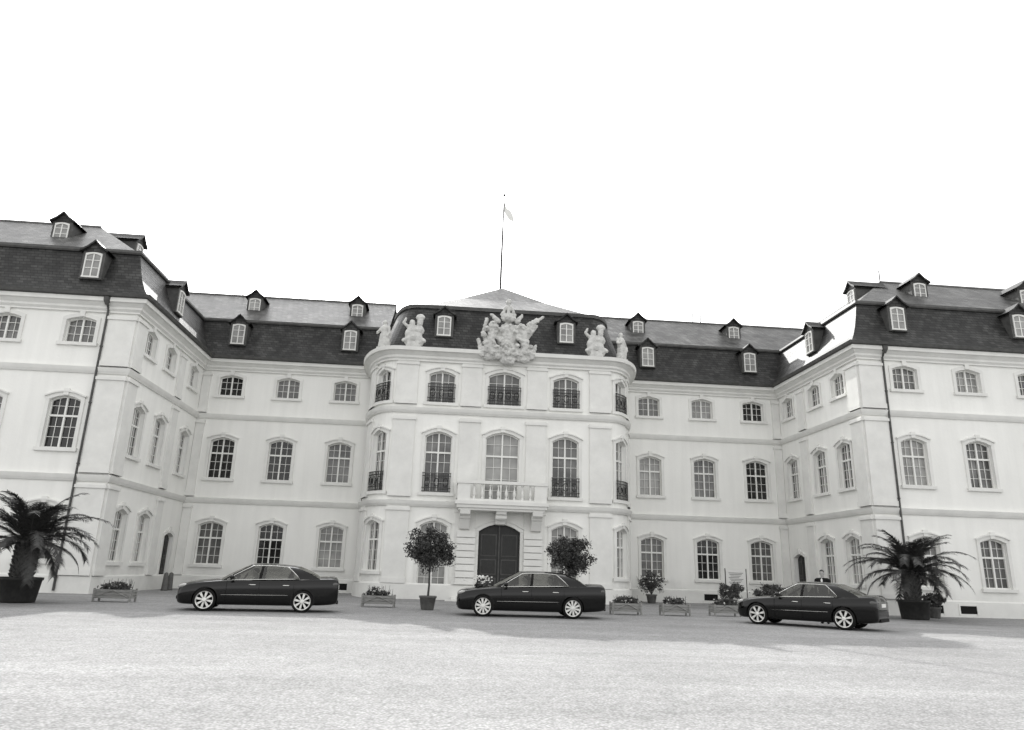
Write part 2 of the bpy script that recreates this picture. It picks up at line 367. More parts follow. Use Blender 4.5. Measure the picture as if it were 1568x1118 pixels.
bays(W6,[x-XR for x in (23.5,27.0,30.5,34.0,37.5)],[('gl1','gl2','gl1'),('gl1','gl1','gl2')])
F=[[],[],[]]
for X,w,gg in ((-.65,1.42,('gl2','gl1','gl1')),(6.15,1.42,('gl2','gl1','gl1'))):
    F[0].append((sx(X),w,.5,3.85,.25));opening(RP,sx(X),w,.5,3.85,.25,'french',gg[0],ext=1)
    F[1].append((sx(X),w,5.3,8.5,.25));opening(RP,sx(X),w,5.3,8.5,.25,'french',gg[1],railing=True,ext=1)
    F[2].append((sx(X),w,10.1,11.85,.22));opening(RP,sx(X),w,10.1,11.85,.22,'low',gg[2],railing=True,ext=1)
F[0].append((sx(CX),2.15,.15,3.8,.38));opening(RP,sx(CX),2.15,.15,3.8,.38,'door',None,ext=1);doorleaf(RP,sx(CX),2.15,.15,3.8,.38)
F[1].append((sx(CX),1.8,4.9,8.6,.3));opening(RP,sx(CX),1.8,4.9,8.6,.3,'french','gl2',ext=1)
F[2].append((sx(CX),1.75,10.1,11.95,.25));opening(RP,sx(CX),1.75,10.1,11.95,.25,'low','gl1',railing=True,ext=1)
for c in (SF0-.92,SF1+.92):
    F[0].append((c,1.1,1.3,3.8,.2));opening(RP,c,1.1,1.3,3.8,.2,'tall','gl1',ext=1)
    F[1].append((c,1.1,5.3,8.5,.2));opening(RP,c,1.1,5.3,8.5,.2,'french','gl1',railing=True,ext=1)
    F[2].append((c,1.1,10.1,11.85,.18));opening(RP,c,1.1,10.1,11.85,.18,'low','gl0',railing=True,ext=1)
wallstrips(RP,F,(0,4.85,9.6,12.9))
def pil(path,s0,s1,z0,z1,o=.10,cap=True):
    T=B['trim'];strip(T,path,s0,s1,z0,z1,0,o)
    if cap:
        strip(T,path,s0-.05,s1+.05,z1-.22,z1-.08,0,o+.06);strip(T,path,s0-.03,s1+.03,z0,z0+.25,0,o+.04)
for a,b in ((-3.1,-1.95),(.42,1.5),(4.0,5.08),(7.45,8.6)):
    for z0,z1 in ((.75,4.55),(5.05,9.3),(9.95,12.35)): pil(RP,sx(a),sx(b),z0,z1)
for a,b in ((SF0-3.1,SF0-1.75),(SF1+1.75,SF1+3.1)):
    for z0,z1 in ((.75,4.55),(5.05,9.3),(9.95,12.35)): pil(RP,a,b,z0,z1)
for P_,lst in ((W1,[(34+XL-1.25,34+XL-.0)]),(W2,[(0.0,1.05),(5.8,6.6)]),(W5,[(2.7,3.5),(D-YR-1.05,D-YR-.0)]),(W6,[(0,1.25)]),(W3,[(.02,.5)]),(W4,[(XR-10.3-.5,XR-10.3-.02)])):
    for a,b in lst:
        for z0,z1 in ((.75,4.7),(5.15,9.65),(10.1,12.6)): pil(P_,a,b,z0,z1,.12)
def band(path,z,h=.3,o=.13):
    sweep(B['trim'],path,[(-.02,z-h*.5),(o*.5,z-h*.5),(o,z-h*.1),(o+.03,z+h*.2),(o+.05,z+h*.45),(-.02,z+h*.6)])
for p in (PA,PC):
    sweep(B['trim'],p,[(-.02,-.1),(.09,-.1),(.09,.7),(.03,.76),(-.02,.76)])
    band(p,4.92);band(p,9.88)
    sweep(B['trim'],p,[(-.02,12.72),(.10,12.72),(.10,12.8),(.2,12.9),(.2,13.0),(.36,13.16),(.46,13.18),(.46,13.38),(-.02,13.385)])
    sweep(B['lead'],p,[(.30,13.395),(.47,13.395),(.60,13.42),(.64,13.56),(.30,13.56)])
    sweep(B['slate'],p,[(.5,13.5),(.12,14.0),(-.22,14.6),(-.5,15.3),(-.78,16.15)],False)
    sweep(B['lead'],p,[(-.70,16.12),(-.66,16.2),(-.70,16.34),(-1.1,16.40),(-1.1,16.2)])
    sweep(B['slate2'],p,[(-1.05,16.38),(-5.3,19.6),(-9.5,16.4)],False)
    sweep(B['slate'],p,[(-9.5,16.4),(-10.8,13.4)],False)
    sweep(B['wall'],p,[(-10.8,13.4),(-10.8,0)],False)
    sweep(B['lead'],p,[(-5.2,19.55),(-5.3,19.7),(-5.4,19.55)])
sweep(B['trim'],RP,[(-.02,-.1),(.12,-.1),(.12,.7),(.05,.77),(-.02,.77)])
band(RP,4.7,.3,.17);band(RP,9.62,.3,.17)
sweep(B['trim'],RP,[(-.02,12.33),(.13,12.33),(.13,12.42),(.22,12.5),(.22,12.62),(.42,12.8),(.55,12.82),(.58,13.02),(-.3,13.1)])
def curve(fx0,fx1,y,rx,ry,yb,z,n=10):
    pts=[(fx0-rx,yb,z)]
    for i in range(n+1):
        t=math.pi/2*(1-i/n);pts.append((fx0-rx*math.sin(t),y+ry*(1-math.cos(t)),z))
    for i in range(1,6):pts.append((fx0+(fx1-fx0)*i/6,y,z))
    for i in range(n+1):
        t=math.pi/2*(i/n);pts.append((fx1+rx*math.sin(t),y+ry*(1-math.cos(t)),z))
    pts.append((fx1+rx,yb,z));return pts
def loft(mb,rows):
    m=len(rows[0]);vs=[p for r in rows for p in r]
    mb.add(vs,[(i*m+k,i*m+k+1,(i+1)*m+k+1,(i+1)*m+k) for i in range(len(rows)-1) for k in range(m-1)])
c0=curve(FX0,FX1,DR+.25,1.6,4.2,46,13.09);c1=curve(FX0+.3,FX1-.3,DR+.75,1.55,4,46.5,14.3);c2=curve(FX0+.75,FX1-.75,DR+1.3,1.5,3.8,47,15.95)
loft(B['slate'],[c0,c1,c2])
c2b=curve(FX0+.7,FX1-.7,DR+1.2,1.55,3.85,47,15.93);c2c=curve(FX0+.7,FX1-.7,DR+1.2,1.55,3.85,47,16.12);c3=curve(FX0+.9,FX1-.9,DR+1.5,1.4,3.6,47,16.16)
loft(B['lead'],[c2b,c2c,c3])
AP=(CX+.1,43.9,19.35)
top=[(CX+.1,49.0,19.5)]+[AP]*(len(c3)-2)+[(CX+.1,49.0,19.5)]
mid=[]
for a,b in zip(c3,top):
    mid.append((a[0]*.5+b[0]*.5,a[1]*.5+b[1]*.5,a[2]*.5+b[2]*.5-.12))
loft(B['slate2'],[c3,mid,top])
fl=curve(FX0,FX1,DR-.3,1.8,4.4,44.3,13.088);B['trim'].add(fl,[tuple(range(len(fl)))])
def dormer(path,c,of,z0,w,h,ob,pk=.5):
    hw=w/2;S=B['slate'];zt=arch(c,hw*.62,z0+h-.12,.1)
    strip(B['lead'],path,c-hw,c+hw,z0,z0+h,ob,of)
    strip(B['trim'],path,c-hw*.74,c-hw*.62,z0+.14,z0+h-.2,of,of+.05);strip(B['trim'],path,c+hw*.62,c+hw*.74,z0+.14,z0+h-.2,of,of+.05)
    strip(B['trim'],path,c-hw*.76,c+hw*.76,z0+.06,z0+.139,of,of+.07)
    strip(B['trim'],path,c-hw*.74,c+hw*.74,lambda s:zt(s)+.001 if abs(s-c)<hw*.62 else z0+h-.199,lambda s:z0+h-.04-.12*((s-c)/hw)**2,of,of+.052,8)
    strip(B['gl2'],path,c-hw*.62,c+hw*.62,z0+.139,zt,of+.012,None,8)
    Fm=B['frame'];strip(Fm,path,c-.025,c+.025,z0+.14,z0+h-.14,of+.013,of+.04)
    for q in (.4,.68):strip(Fm,path,c-hw*.6,c+hw*.6,z0+h*q-.015,z0+h*q+.015,of+.013,of+.036)
    e=.14;zz=z0+h
    def P(s,o,z):return path.P(s,o,z)
    for (a,b,za,zb) in ((c-hw-e,c,zz-.05,zz+pk),(c,c+hw+e,zz+pk,zz-.05)):
        m=(a+b)/2;zm=(za+zb)/2+(-.06)
        vs=[]
        for s,z in ((a,za),(m,zm),(b,zb)):
            for o in (of+.16,ob):vs+=[P(s,o,z),P(s,o,z+.10)]
        fs=[]
        for i in (0,1):
            k=4*i;fs+=[(k,k+4,k+6,k+2),(k+1,k+5,k+7,k+3),(k,k+4,k+5,k+1)]
        S.add(vs,fs)
    S.add([P(c-hw,of+.02,zz),P(c+hw,of+.02,zz),P(c,of+.02,zz+pk)],[(0,1,2)])
for P_,lst in ((W1,[x+34 for x in (-24.6,-17.75)]),(W2,[38.5-YL]),(W3,[x-XL for x in (-13.5,-6.65)]),(W4,[x-10.3 for x in (12.42,19.25)]),(W5,[D-39.0]),(W6,[x-XR for x in (23.5,30.5)])):
    for c in lst:dormer(P_,c,.02,14.4,1.05,1.42,-1.6,.5)
for P_,lst in ((W1,[x+34 for x in (-28,-21.2)]),(W2,[39.0-YL]),(W3,[x-XL for x in (-13.6,-6.8)]),(W4,[x-10.3 for x in (12.6,19.5)]),(W5,[D-39.0]),(W6,[x-XR for x in (27.1,33.8)])):
    for c in lst:dormer(P_,c,-2.9,17.5,1.0,1.15,-5.0,.5)
for X in (-.75,6.25):dormer(RP,sx(X),-.55,14.0,1.05,1.3,-2.2,.45)
T=B['trim'];by=DR;X0,X1=.45,5.05
T.box((X0,by-1.15,4.52),(X1,by-.19,4.68));T.box((X0-.08,by-1.23,4.68),(X1+.08,by-.23,4.86));T.box((X0+.1,by-1.05,4.4),(X1-.1,by-.16,4.52))
for xa in (X0+.02,X1-.66):T.box((xa,by-1.12,4.862),(xa+.64,by-.90,5.72))
for xa in (X0+.02,X1-.24):
    T.box((xa,by-.895,4.862),(xa+.22,by-.1,4.98))
T.box((X0+.66,by-1.1,4.862),(X1-.66,by-.92,4.97));T.box((X0-.03,by-1.17,5.722),(X1+.03,by-.86,5.88))
for xa in (X0-.02,X1-.26):T.box((xa,by-.858,5.722),(xa+.28,by-.03,5.88))
bp=[(.07,0),(.07,.06),(.035,.1),(.075,.24),(.08,.32),(.035,.52),(.03,.62),(.065,.68),(.065,.75)]
n=8
for i in range(n):T.rev(bp,(X0+.86+(X1-X0-1.72)*i/(n-1),by-1.01,4.97),10)
for xa in (X0+.11,X1-.11):
    for y in (.3,.52,.74):T.rev(bp,(xa,by-y,4.975),8)
for xa in (X0+.45,CX,X1-.45):
    w=.26
    vs=[];pr=[(0,3.45),(.2,3.5),(.35,3.75),(.55,4.05),(.95,4.2),(1.0,4.4),(0,4.4)] if xa!=CX else [(0,3.75),(.15,3.8),(.25,4.1),(.8,4.25),(.85,4.4),(0,4.4)]
    for s in (-w,w):vs+=[(xa+s,by-.1-o,z) for o,z in pr]
    m=len(pr);T.add(vs,[tuple(range(m)),tuple(range(m,2*m))]+[(k,(k+1)%m,m+(k+1)%m,m+k) for k in range(m)])
    T.rev([(.02,-.3),(.14,-.28),(.14,.28),(.02,.3)],(xa,by-.62,4.12),10,Matrix.Rotation(math.pi/2,4,'Y'))
for xa in (.55,4.0):
    for k in range(8):
        T.box((xa,by-.24,.78+k*.33),(xa+.95,by-.12,.78+k*.33+.29))
T.box((.4,by-1.0,-.02),(5.1,by-.13,.14));T.box((.1,by-1.4,-.03),(5.4,by-1.003,.07))
for P_,c in ((W3,-5.9-XL),(W3,-10.1-XL),(W4,15.9-10.3),(W4,19.2-10.3),(W6,25.2-XR),(W6,23.5-XR)):
    strip(B['dark'],P_,c-.42,c+.42,.16,.52,.0,.094);
    strip(T,P_,c-.5,c-.421,.10,.6,0,.12);strip(T,P_,c+.421,c+.5,.10,.6,0,.12);strip(T,P_,c-.42,c+.42,.521,.6,0,.12)
L_=B['lead']
def pipe(x,y,z0=.1,z1=13.2):
    L_.tube([(x,y-.14,z0),(x,y-.14,z1-.35),(x,y-.42,z1)],.055,8);L_.rev([(.06,0),(.16,.2),(.17,.38),(.12,.4)],(x,y-.42,z1-.2),8)
    for z in (2.5,5.5,8.3,11):L_.rev([(.075,0),(.075,.06)],(x,y-.14,z),8)
pipe(-16.55,YL);pipe(22.3,YR);pipe(-5.05,D);pipe(10.6,D)
for x,y,z in ((-15.2,49,19.6),(-7.8,49,19.6),(11,49,19.6),(17.4,49,19.6),(18,49,19.6),(26.3,39.7,19.6)):
    L_.tube([(x,y,z),(x,y,z+.8)],.035,5)
palace=empty('palace')
nm=dict(wall='walls',trim='stone_trim',frame='window_frames',gl0='dark_window_panes',gl1='window_panes',gl2='curtained_window_panes',slate='mansard_roof',slate2='upper_roof',lead='gutters_and_dormers',iron='iron_railings',door='doors',dark='basement_openings')
for k,b in B.items():b.make(nm[k],M[k],palace)
# ---------------------------------------------------------------- sculptures
def statue(loc,h,rot,kind):
    e=empty('statue',loc,rot)
    b=MB();b.box((-.32,-.3,0),(.32,.3,.12));b.box((-.26,-.25,.12),(.26,.25,.3));b.make('plinth',M['stone'],e)
    if kind==0:
        p=[('c',(0,0,.3),(.02,0,1.0),.27,.2),('c',(.02,0,1.0),(0,0,1.35),.2,.21),('c',(-.2,0,1.4),(.2,0,1.4),.1,.1),('c',(0,0,1.4),(0,0,1.58),.08,.07),('e',(0,-.02,1.68),(.12,.13,.15)),
           ('c',(-.22,0,1.4),(-.36,-.12,1.12),.08,.065),('c',(-.36,-.12,1.12),(-.16,-.25,1.2),.065,.05),('c',(.22,0,1.4),(.34,-.05,1.05),.08,.065),('c',(.34,-.05,1.05),(.3,-.18,.8),.06,.05),
           ('c',(.26,-.05,.95),(.22,.05,.3),.12,.16),('c',(-.1,-.16,.35),(-.08,-.1,1.0),.12,.1)]
    else:
        p=[('c',(-.2,0,.3),(-.22,0,.75),.22,.19),('c',(-.22,0,.75),(-.10,0,1.15),.21,.17),('e',(-.1,-.03,1.36),(.14,.15,.16)),('c',(-.25,0,1.1),(-.5,-.1,1.3),.09,.07),('c',(-.5,-.1,1.3),(-.40,-.1,1.55),.07,.06),
           ('c',(.05,0,1.1),(.25,-.1,1.25),.08,.07),('c',(.25,0,.3),(.2,0,.7),.25,.2),('e',(.24,0,.95),(.26,.22,.26)),('c',(.24,0,1.1),(.26,0,1.5),.12,.15),('e',(.26,0,1.68),(.22,.18,.18)),('c',(.3,0,.5),(.5,-.15,.35),.14,.11),
           ('c',(-.3,-.12,.4),(-.45,-.2,.32),.12,.1),('e',(0,-.05,.55),(.3,.22,.3))]
    s=h/1.85
    o=sculpt('figure',p,M['stone'],.035,e,.07,.1,smoothit=1);e.scale=(s*1.1,s,s);return e
statue((-4.05,38.95,13.02),1.95,-.6,0);statue((-2.35,37.75,13.04),1.95,0,1);statue((7.75,37.75,13.04),1.95,0,1)
statue((9.45,38.8,13.02),1.95,.6,0)
e=empty('coat_of_arms_sculpture',(CX+.05,37.55,12.55))
P=[('e',(0,0,1.35),(.62,.2,.85)),('e',(0,-.14,1.3),(.42,.18,.6)),('e',(0,-.05,2.45),(.42,.25,.28)),('c',(-.35,-.05,2.6),(-.15,-.05,3.1),.1,.07),('c',(.35,-.05,2.6),(.15,-.05,3.1),.1,.07),('c',(0,-.15,2.6),(0,-.05,3.2),.1,.09),('e',(0,-.05,3.4),(.16,.14,.16)),
 ('e',(0,0,.15),(.5,.22,.35)),('c',(-1.2,0,.5),(1.2,0,.45),.26,.26),
 ('c',(-1.05,-.05,.7),(-.85,-.1,1.5),.26,.24),('e',(-.85,-.1,1.95),(.22,.24,.26)),('c',(-1.0,-.1,1.5),(-.5,-.2,1.75),.12,.09),('c',(-1.1,0,.8),(-1.35,0,1.5),.14,.09),('c',(-1.35,0,1.5),(-1.2,0,2.3),.1,.12),('c',(-1.05,-.05,.8),(-.7,-.2,.4),.2,.14),
 ('c',(1.0,-.05,.7),(.85,-.1,1.5),.26,.22),('e',(.85,-.1,1.85),(.2,.22,.24)),('c',(1.0,0,1.5),(1.55,0,2.45),.24,.09),('c',(1.0,0,1.4),(1.6,0,2.05),.22,.09),('c',(1.2,0,2.1),(1.95,0,2.6),.18,.07),('c',(.95,-.1,1.4),(.5,-.2,1.7),.11,.09),('c',(1.05,-.05,.8),(.8,-.2,.4),.2,.13),
 ('c',(-1.35,0,.25),(-1.6,0,1.1),.18,.1),('c',(1.35,0,.25),(1.55,0,.9),.2,.1),('e',(-.9,0,.15),(.4,.2,.22)),('e',(.9,0,.12),(.45,.2,.22)),('c',(-.3,0,-.05),(.3,0,-.1),.14,.14),
 ('c',(-.55,-.15,2.2),(-.95,-.1,2.55),.14,.09),('c',(.5,-.15,2.2),(.75,-.1,2.6),.14,.09)]
for i in range(75):
    a=R.uniform(0,2*math.pi);rr=R.uniform(.35,1.18);P.append(('e',(1.2*rr*math.cos(a),-.12-R.random()*.2,1.2+1.0*rr*math.sin(a)),(R.uniform(.08,.17),.14,R.uniform(.08,.2)),(0,R.uniform(-1,1),0)))
sculpt('carved_arms',P,M['stone'],.04,e,.14,.12,smoothit=1)
e=empty('flagpole',(CX,45,19.2));b=MB();b.tube([(0,0,0),(.02,0,4),(.04,0,7.5)],[.085,.07,.045],8);b.rev([(.02,0),(.1,.06),(.1,.14),(.02,.2)],(.04,0,7.5),8);b.make('pole',M['lead'],e)
b=MB();vs=[];fs=[]
for i in range(9):
    for j in range(9):
        u=i/8;v=j/8;vs.append((.07+u*.62+.1*v*u,.1*math.sin(u*9+v*2)*u,7.1-v*.75-u*1.05-.15*math.sin(u*5)))
for i in range(8):
    for j in range(8):fs.append((i*9+j,i*9+9+j,i*9+10+j,i*9+j+1))
b.add(vs,fs);b.make('flag',M['flag'],e,True)
# ---------------------------------------------------------------- ground
b=MB();b.add([(-400,-300,0),(400,-300,0),(400,500,0),(-400,500,0)],[(0,1,2,3)]);b.make('gravel_courtyard_ground',M['ground'])
# ---------------------------------------------------------------- cars
def vol(me):
    bm=bmesh.new();bm.from_mesh(me);v=bm.calc_volume(signed=True);bm.free();return v
def sedan(name,loc,rot,wb,fo,ro,W,Hh,spokes=10):
    e=empty(name,(loc[0],loc[1],0),rot);xf=wb/2;xr=-wb/2;N=xf+fo;Tl=xr-ro;hz=Hh/1.47;k=W/.925
    st=[(N+.01,.54,.69,.58,.34),(N-.03,.70,.76,.64,.23),(N-.12,.82,.82,.71,.19),(N-.34,.885,.875,.78,.18),(xf+.12,.91,.925,.84,.18),(xf-.3,.920,.965,.88,.18),(xf-.62,.922,.985,.905,.18),(.35,.925,.975,.925,.18),(-.4,.925,.985,.94,.18),(xr+.45,.922,1.02,.96,.18),(xr,.918,1.06,.98,.19),(xr-.42,.90,1.095,1.0,.20),(Tl+.30,.87,1.11,1.01,.22),(Tl+.10,.835,1.115,1.0,.25),(Tl+.035,.79,1.05,.94,.28),(Tl,.71,.90,.82,.34)]
    vs=[]
    for (x,w,zt,zs,zb) in st:
        w*=k;zt*=hz;zs*=hz;zm=zb+(zs-zb)*.5
        half=[(0,zb),(.6*w,zb),(.9*w,zb+.02),(.965*w,zb+.10),(.998*w,zm),(.996*w,zs-.16),(.975*w,zs-.10),(.968*w,zs-.05),(.93*w,zs+.01),(.86*w,zs+.45*(zt-zs)),(.6*w,zt-.016),(.3*w,zt-.002)]
        ring=[(y,z) for y,z in half]+[(0,zt)]+[(-y,z) for y,z in half[:0:-1]]
        vs+=[(x,y,z) for y,z in ring]
    m=len(ring);n=len(st)
    fs=[(i*m+a,i*m+(a+1)%m,(i+1)*m+(a+1)%m,(i+1)*m+a) for i in range(n-1) for a in range(m)]
    fs.append(tuple(range(m)));fs.append(tuple((n-1)*m+a for a in range(m)))
    b=MB();b.add(vs,fs);body=b.make('body',M['paint'],None,True)
    ss=body.modifiers.new('s','SUBSURF');ss.levels=2;bake(body)
    rad=.34
    for x in (xf,xr):
        for s in (-1,1):
            base=body.data.copy()
            for tr in range(4):
                cb=MB();off=.0013*tr
                cb.rev([(rad+.035+off,0),(rad+.035+off,.65)],(x+off,s*.6 if s<0 else 1.25,rad+.015+off),32,Matrix.Rotation(math.pi/2,4,'X')@Matrix.Rotation(.031+tr*.05,4,'Z'))
                cut=cb.make('cut',M['dark']);vb=vol(body.data)
                bo=body.modifiers.new('b','BOOLEAN');bo.operation='DIFFERENCE';bo.object=cut;bo.solver='EXACT' if tr<3 else 'FAST';bake(body);bpy.data.objects.remove(cut)
                va=vol(body.data)
                if va<vb-.01 and va>vb-.25:break
                body.data=base.copy()
    body.parent=e;body.data.polygons.foreach_set('use_smooth',[True]*len(body.data.polygons))
    es=body.modifiers.new('e','EDGE_SPLIT');es.split_angle=math.radians(35)
    xc=xf-.44;xq=xr-.50
    def zr(x):return (1.415-.065*((x+.35)/.85)**2)*hz
    def zb(x):return (.925+(.095)*(xc-x)/(xc-xq))*hz
    cols=[(xc,xc-.83,'P'),(xc-.13,xc-.91,'G')]
    a0,a1=cols[1][:2];b0,b1=-.06,-.12
    for i in (1,2,3):cols.append((a0+(b0-a0)*i/4,a1+(b1-a1)*i/4,'G'))
    cols.append((b0,b1,'T'));cols.append((b0-.09,b1-.08,'G'))
    c0_,c1_=b0-.09,b1-.08;d0,d1=xr+.12,xr+.56
    for i in (1,2,3):cols.append((c0_+(d0-c0_)*i/4,c1_+(d1-c1_)*i/4,'G'))
    cols.append((d0,d1,'P'));cols.append(((d0+xq)/2,(d1+xr+.22)/2,'P'));cols.append((xq,xr+.22,'P'))
    yb,yt=.835*k,.60*k;NR=6
    par={'P':MB(),'G':MB(),'T':MB()}
    def side(ci,v,s):
        xb_,xt_,_=cols[ci];x=xb_+(xt_-xb_)*v;z=zb(xb_)+(zr(xt_)-zb(xb_))*v;y=yb+(yt-yb)*v+.045*math.sin(v*math.pi)
        if ci==0 or ci==len(cols)-1:y-=.025*(1-v)
        bw_=.06*max(0,(ci-9))/3 if ci>9 else (.04 if ci<2 else 0)
        x+=bw_*math.sin(v*math.pi)*(-1 if ci>9 else 1)
        return Vector((x,s*y,z))
    for s in (-1,1):
        for ci in range(len(cols)-1):
            for r in range(NR):
                par[cols[ci][2]].add([side(ci,r/NR,s),side(ci+1,r/NR,s),side(ci+1,(r+1)/NR,s),side(ci,(r+1)/NR,s)],[(0,1,2,3)])
    NY=12
    def roofp(ci,j):
        L_=side(ci,1,1);t=1-2*j/NY;x=L_.x+.07*((L_.x+.25)/1.0)*(1-t*t);return Vector((x,L_.y*t,L_.z+.06*(1-abs(t)**2.6)))
    for ci in range(len(cols)-1):
        for j in range(NY):par['P'].add([roofp(ci,j),roofp(ci+1,j),roofp(ci+1,j+1),roofp(ci,j+1)],[(0,1,2,3)])
    for ci,bl in ((0,.16),(len(cols)-1,-.12)):
        for r in range(NR):
            for j in range(NY):
                def wp(r,j):
                    v=r/NR;t=1-2*j/NY;L_=side(ci,v,1);tp=roofp(ci,j);x=L_.x+(bl*(1-v)+(tp.x-side(ci,1,1).x)*v)*(1-t*t)
                    return Vector((x,L_.y*t,L_.z+.06*(1-abs(t)**2.6)*v))
                par['G'].add([wp(r,j),wp(r,j+1),wp(r+1,j+1),wp(r+1,j)],[(0,1,2,3)])
    for kk,nn,m_ in (('P','roof_and_pillars',M['paint']),('G','windows',M['cglass']),('T','door_pillars',M['dark'])):
        o=par[kk].make(nn,m_,e,True)
        bm=bmesh.new();bm.from_mesh(o.data);bmesh.ops.remove_doubles(bm,verts=bm.verts,dist=.002);bmesh.ops.recalc_face_normals(bm,faces=bm.faces)
        if kk=='P':
            bm.faces.ensure_lookup_table();top_=max(bm.faces,key=lambda f_:f_.calc_center_median().z)
            if top_.normal.z<0:bmesh.ops.reverse_faces(bm,faces=bm.faces)
        bm.to_mesh(o.data);bm.free()
    ch=MB()
    for s in (-1,1):
        loop=[side(ci,.03,s) for ci in range(1,11)]+[side(10,v,s) for v in (.3,.6,.85)]+[side(ci,.96,s) for ci in range(10,0,-1)]+[side(1,v,s) for v in (.7,.35)]
        loop=[Vector((p.x,p.y+s*.008,p.z)) for p in loop];ch.tube(loop,.011,5,True)
    for s in (-1,1):
        for x in (.10,-.92):ch.box((x-.1,s*W*.975-.012,.80*hz),(x+.1,s*W*.975+.028,.822*hz))
        ch.tube([(xf-.46,s*W*1.0,.50),(0,s*W*1.003,.51),(xr+.46,s*W*1.0,.52)],.006,4)
    for s in (-1,1):
        pts=[(N+.0,s*(.14+.115*math.cos(a)),.61+.065*math.sin(a)) for a in [2*math.pi*i/16 for i in range(16)]];ch.tube(pts,.014,5,True)
    for s in (-1,1):ch.rev([(.035,0),(.04,.1),(.03,.1),(.028,0)],(Tl+.1,s*.5,.30),10,Matrix.Rotation(-math.pi/2,4,'Y'))
    ch.make('chrome_trim',M['chrome'],e,True)
    sm=MB()
    for s in (-1,1):
        for x in (xf-.60,b0-.05,xr+.30):
            sm.tube([(x,s*(W*.975),.28),(x,s*(W*.998),.5),(x,s*W*.994,.74*hz),(x,s*W*.968,.88*hz)],.006,4)
    sm.tube([(Tl+.2,-.83*k,.64*hz),(Tl+.03,-.70*k,.64*hz),(Tl-.006,-.4,.64*hz),(Tl-.008,0,.64*hz),(Tl-.006,.4,.64*hz),(Tl+.03,.70*k,.64*hz),(Tl+.2,.83*k,.64*hz)],.010,4)
    sm.box((Tl-.01,-.55,.27),(Tl+.2,.55,.37));sm.box((N-.05,-.6,.34),(N+.005,.6,.44));sm.make('seams_and_intake',M['dark'],e)
    sculpt('headlamps',[('e',(N-.16,s*.67*k,.725*hz),(.17,.15,.07),(0,.25,-s*.75)) for s in (-1,1)],M['lamp'],.025,e)
    sculpt('tail_lamps',[('e',(Tl+.15,s*.73*k,.87*hz),(.14,.115,.095),(0,0,s*.6)) for s in (-1,1)]+[('e',(Tl+.045,s*.56*k,.88*hz),(.05,.16,.075)) for s in (-1,1)],M['tail'],.022,e)
    pb=MB();pb.box((Tl-.014,-.26,.73*hz),(Tl+.03,.26,.84*hz));pb.box((N-.02,-.26,.45),(N+.022,.26,.55));pb.make('number_plates',M['plate'],e)
    sculpt('mirrors',[('e',(xc-.30,s*(W+.06),1.03*hz),(.075,.11,.075)) for s in (-1,1)]+[('c',(xc-.32,s*(W-.12),.97*hz),(xc-.32,s*(W+.02),1.0*hz),.03,.03) for s in (-1,1)],M['paint'],.02,e)
    se=[]
    for x in (0.0,-.92):
        for s in (-.37,.37):
            se+= [('e',(x-.1,s,1.0),(.09,.24,.2)),('e',(x-.13,s,1.22*hz),(.05,.12,.08))]
    sculpt('seats',se,M['seat'],.03,e)
    b=MB();b.tube([(xc-.62-.09*math.sin(a),.37+.18*math.cos(a),1.0+.16*math.sin(a)) for a in [2*math.pi*i/14 for i in range(14)]],.014,5,True);b.make('steering_wheel',M['dark'],e)
    ty=MB();rm=MB();dk=MB()
    for x in (xf,xr):
        for s in (-1,1):
            yo=s*(W-.012);yi=s*(W-.23)
            def ringp(mb,prof,nn=36):
                vs=[];fs=[]
                for r_,y in prof:
                    for q in range(nn):
                        a=2*math.pi*q/nn;vs.append((x+r_*math.cos(a),y,rad+r_*math.sin(a)))
                for i in range(len(prof)-1):
                    for q in range(nn):fs.append((i*nn+q,i*nn+(q+1)%nn,(i+1)*nn+(q+1)%nn,(i+1)*nn+q))
                mb.add(vs,fs)
            ringp(ty,[(.258,yo-s*.01),(.27,yo),(.305,yo+s*.004),(rad-.012,yo-s*.012),(rad,yo-s*.04),(rad,yi),(.24,yi)])
            ringp(rm,[(.264,yo-s*.012),(.259,yo+s*.0),(.244,yo-s*.004),(.234,yo-s*.03),(.225,yo-s*.14)])
            ringp(dk,[(.228,yo-s*.10),(.001,yo-s*.10)])
            ringp(rm,[(.06,yo-s*.05),(.06,yo-s*.008),(.045,yo),(.001,yo)],16)
            for q in range(spokes):
                a=2*math.pi*q/spokes+.2
                for da in (-.09,.09):
                    p0=Vector((math.cos(a+da),0,math.sin(a+da)));t_=Vector((-math.sin(a),0,math.cos(a)));ww=.015
                    base=Vector((x,0,rad));i0=base+p0*.04;o_=base+p0*.248
                    vs=[i0-t_*ww,i0+t_*ww,o_+t_*ww,o_-t_*ww];vs2=[Vector((v.x,yo-s*.012,v.z)) for v in vs]+[Vector((v.x,yo-s*.05,v.z)) for v in vs]
                    rm.add(vs2,[(0,1,2,3),(4,5,6,7),(0,1,5,4),(1,2,6,5),(2,3,7,6),(3,0,4,7)])
    ty.make('tyres',M['tyre'],e,True);rm.make('rims',M['alloy'],e);dk.make('brake_discs',M['dark'],e)
    return e
hd=lambda x,y:math.atan2(y,x)
sedan('parked_car',(-6.05,25.26),hd(-.98,-.16),2.93,.86,1.12,.925,1.48,spokes=8)
sedan('parked_car',(2.87,25.93),hd(-1,.03),3.0,.88,1.16,.95,1.50,spokes=10)
sedan('parked_car',(12.24,24.52),hd(-.725,.689),2.76,.78,1.0,.91,1.43,spokes=7)
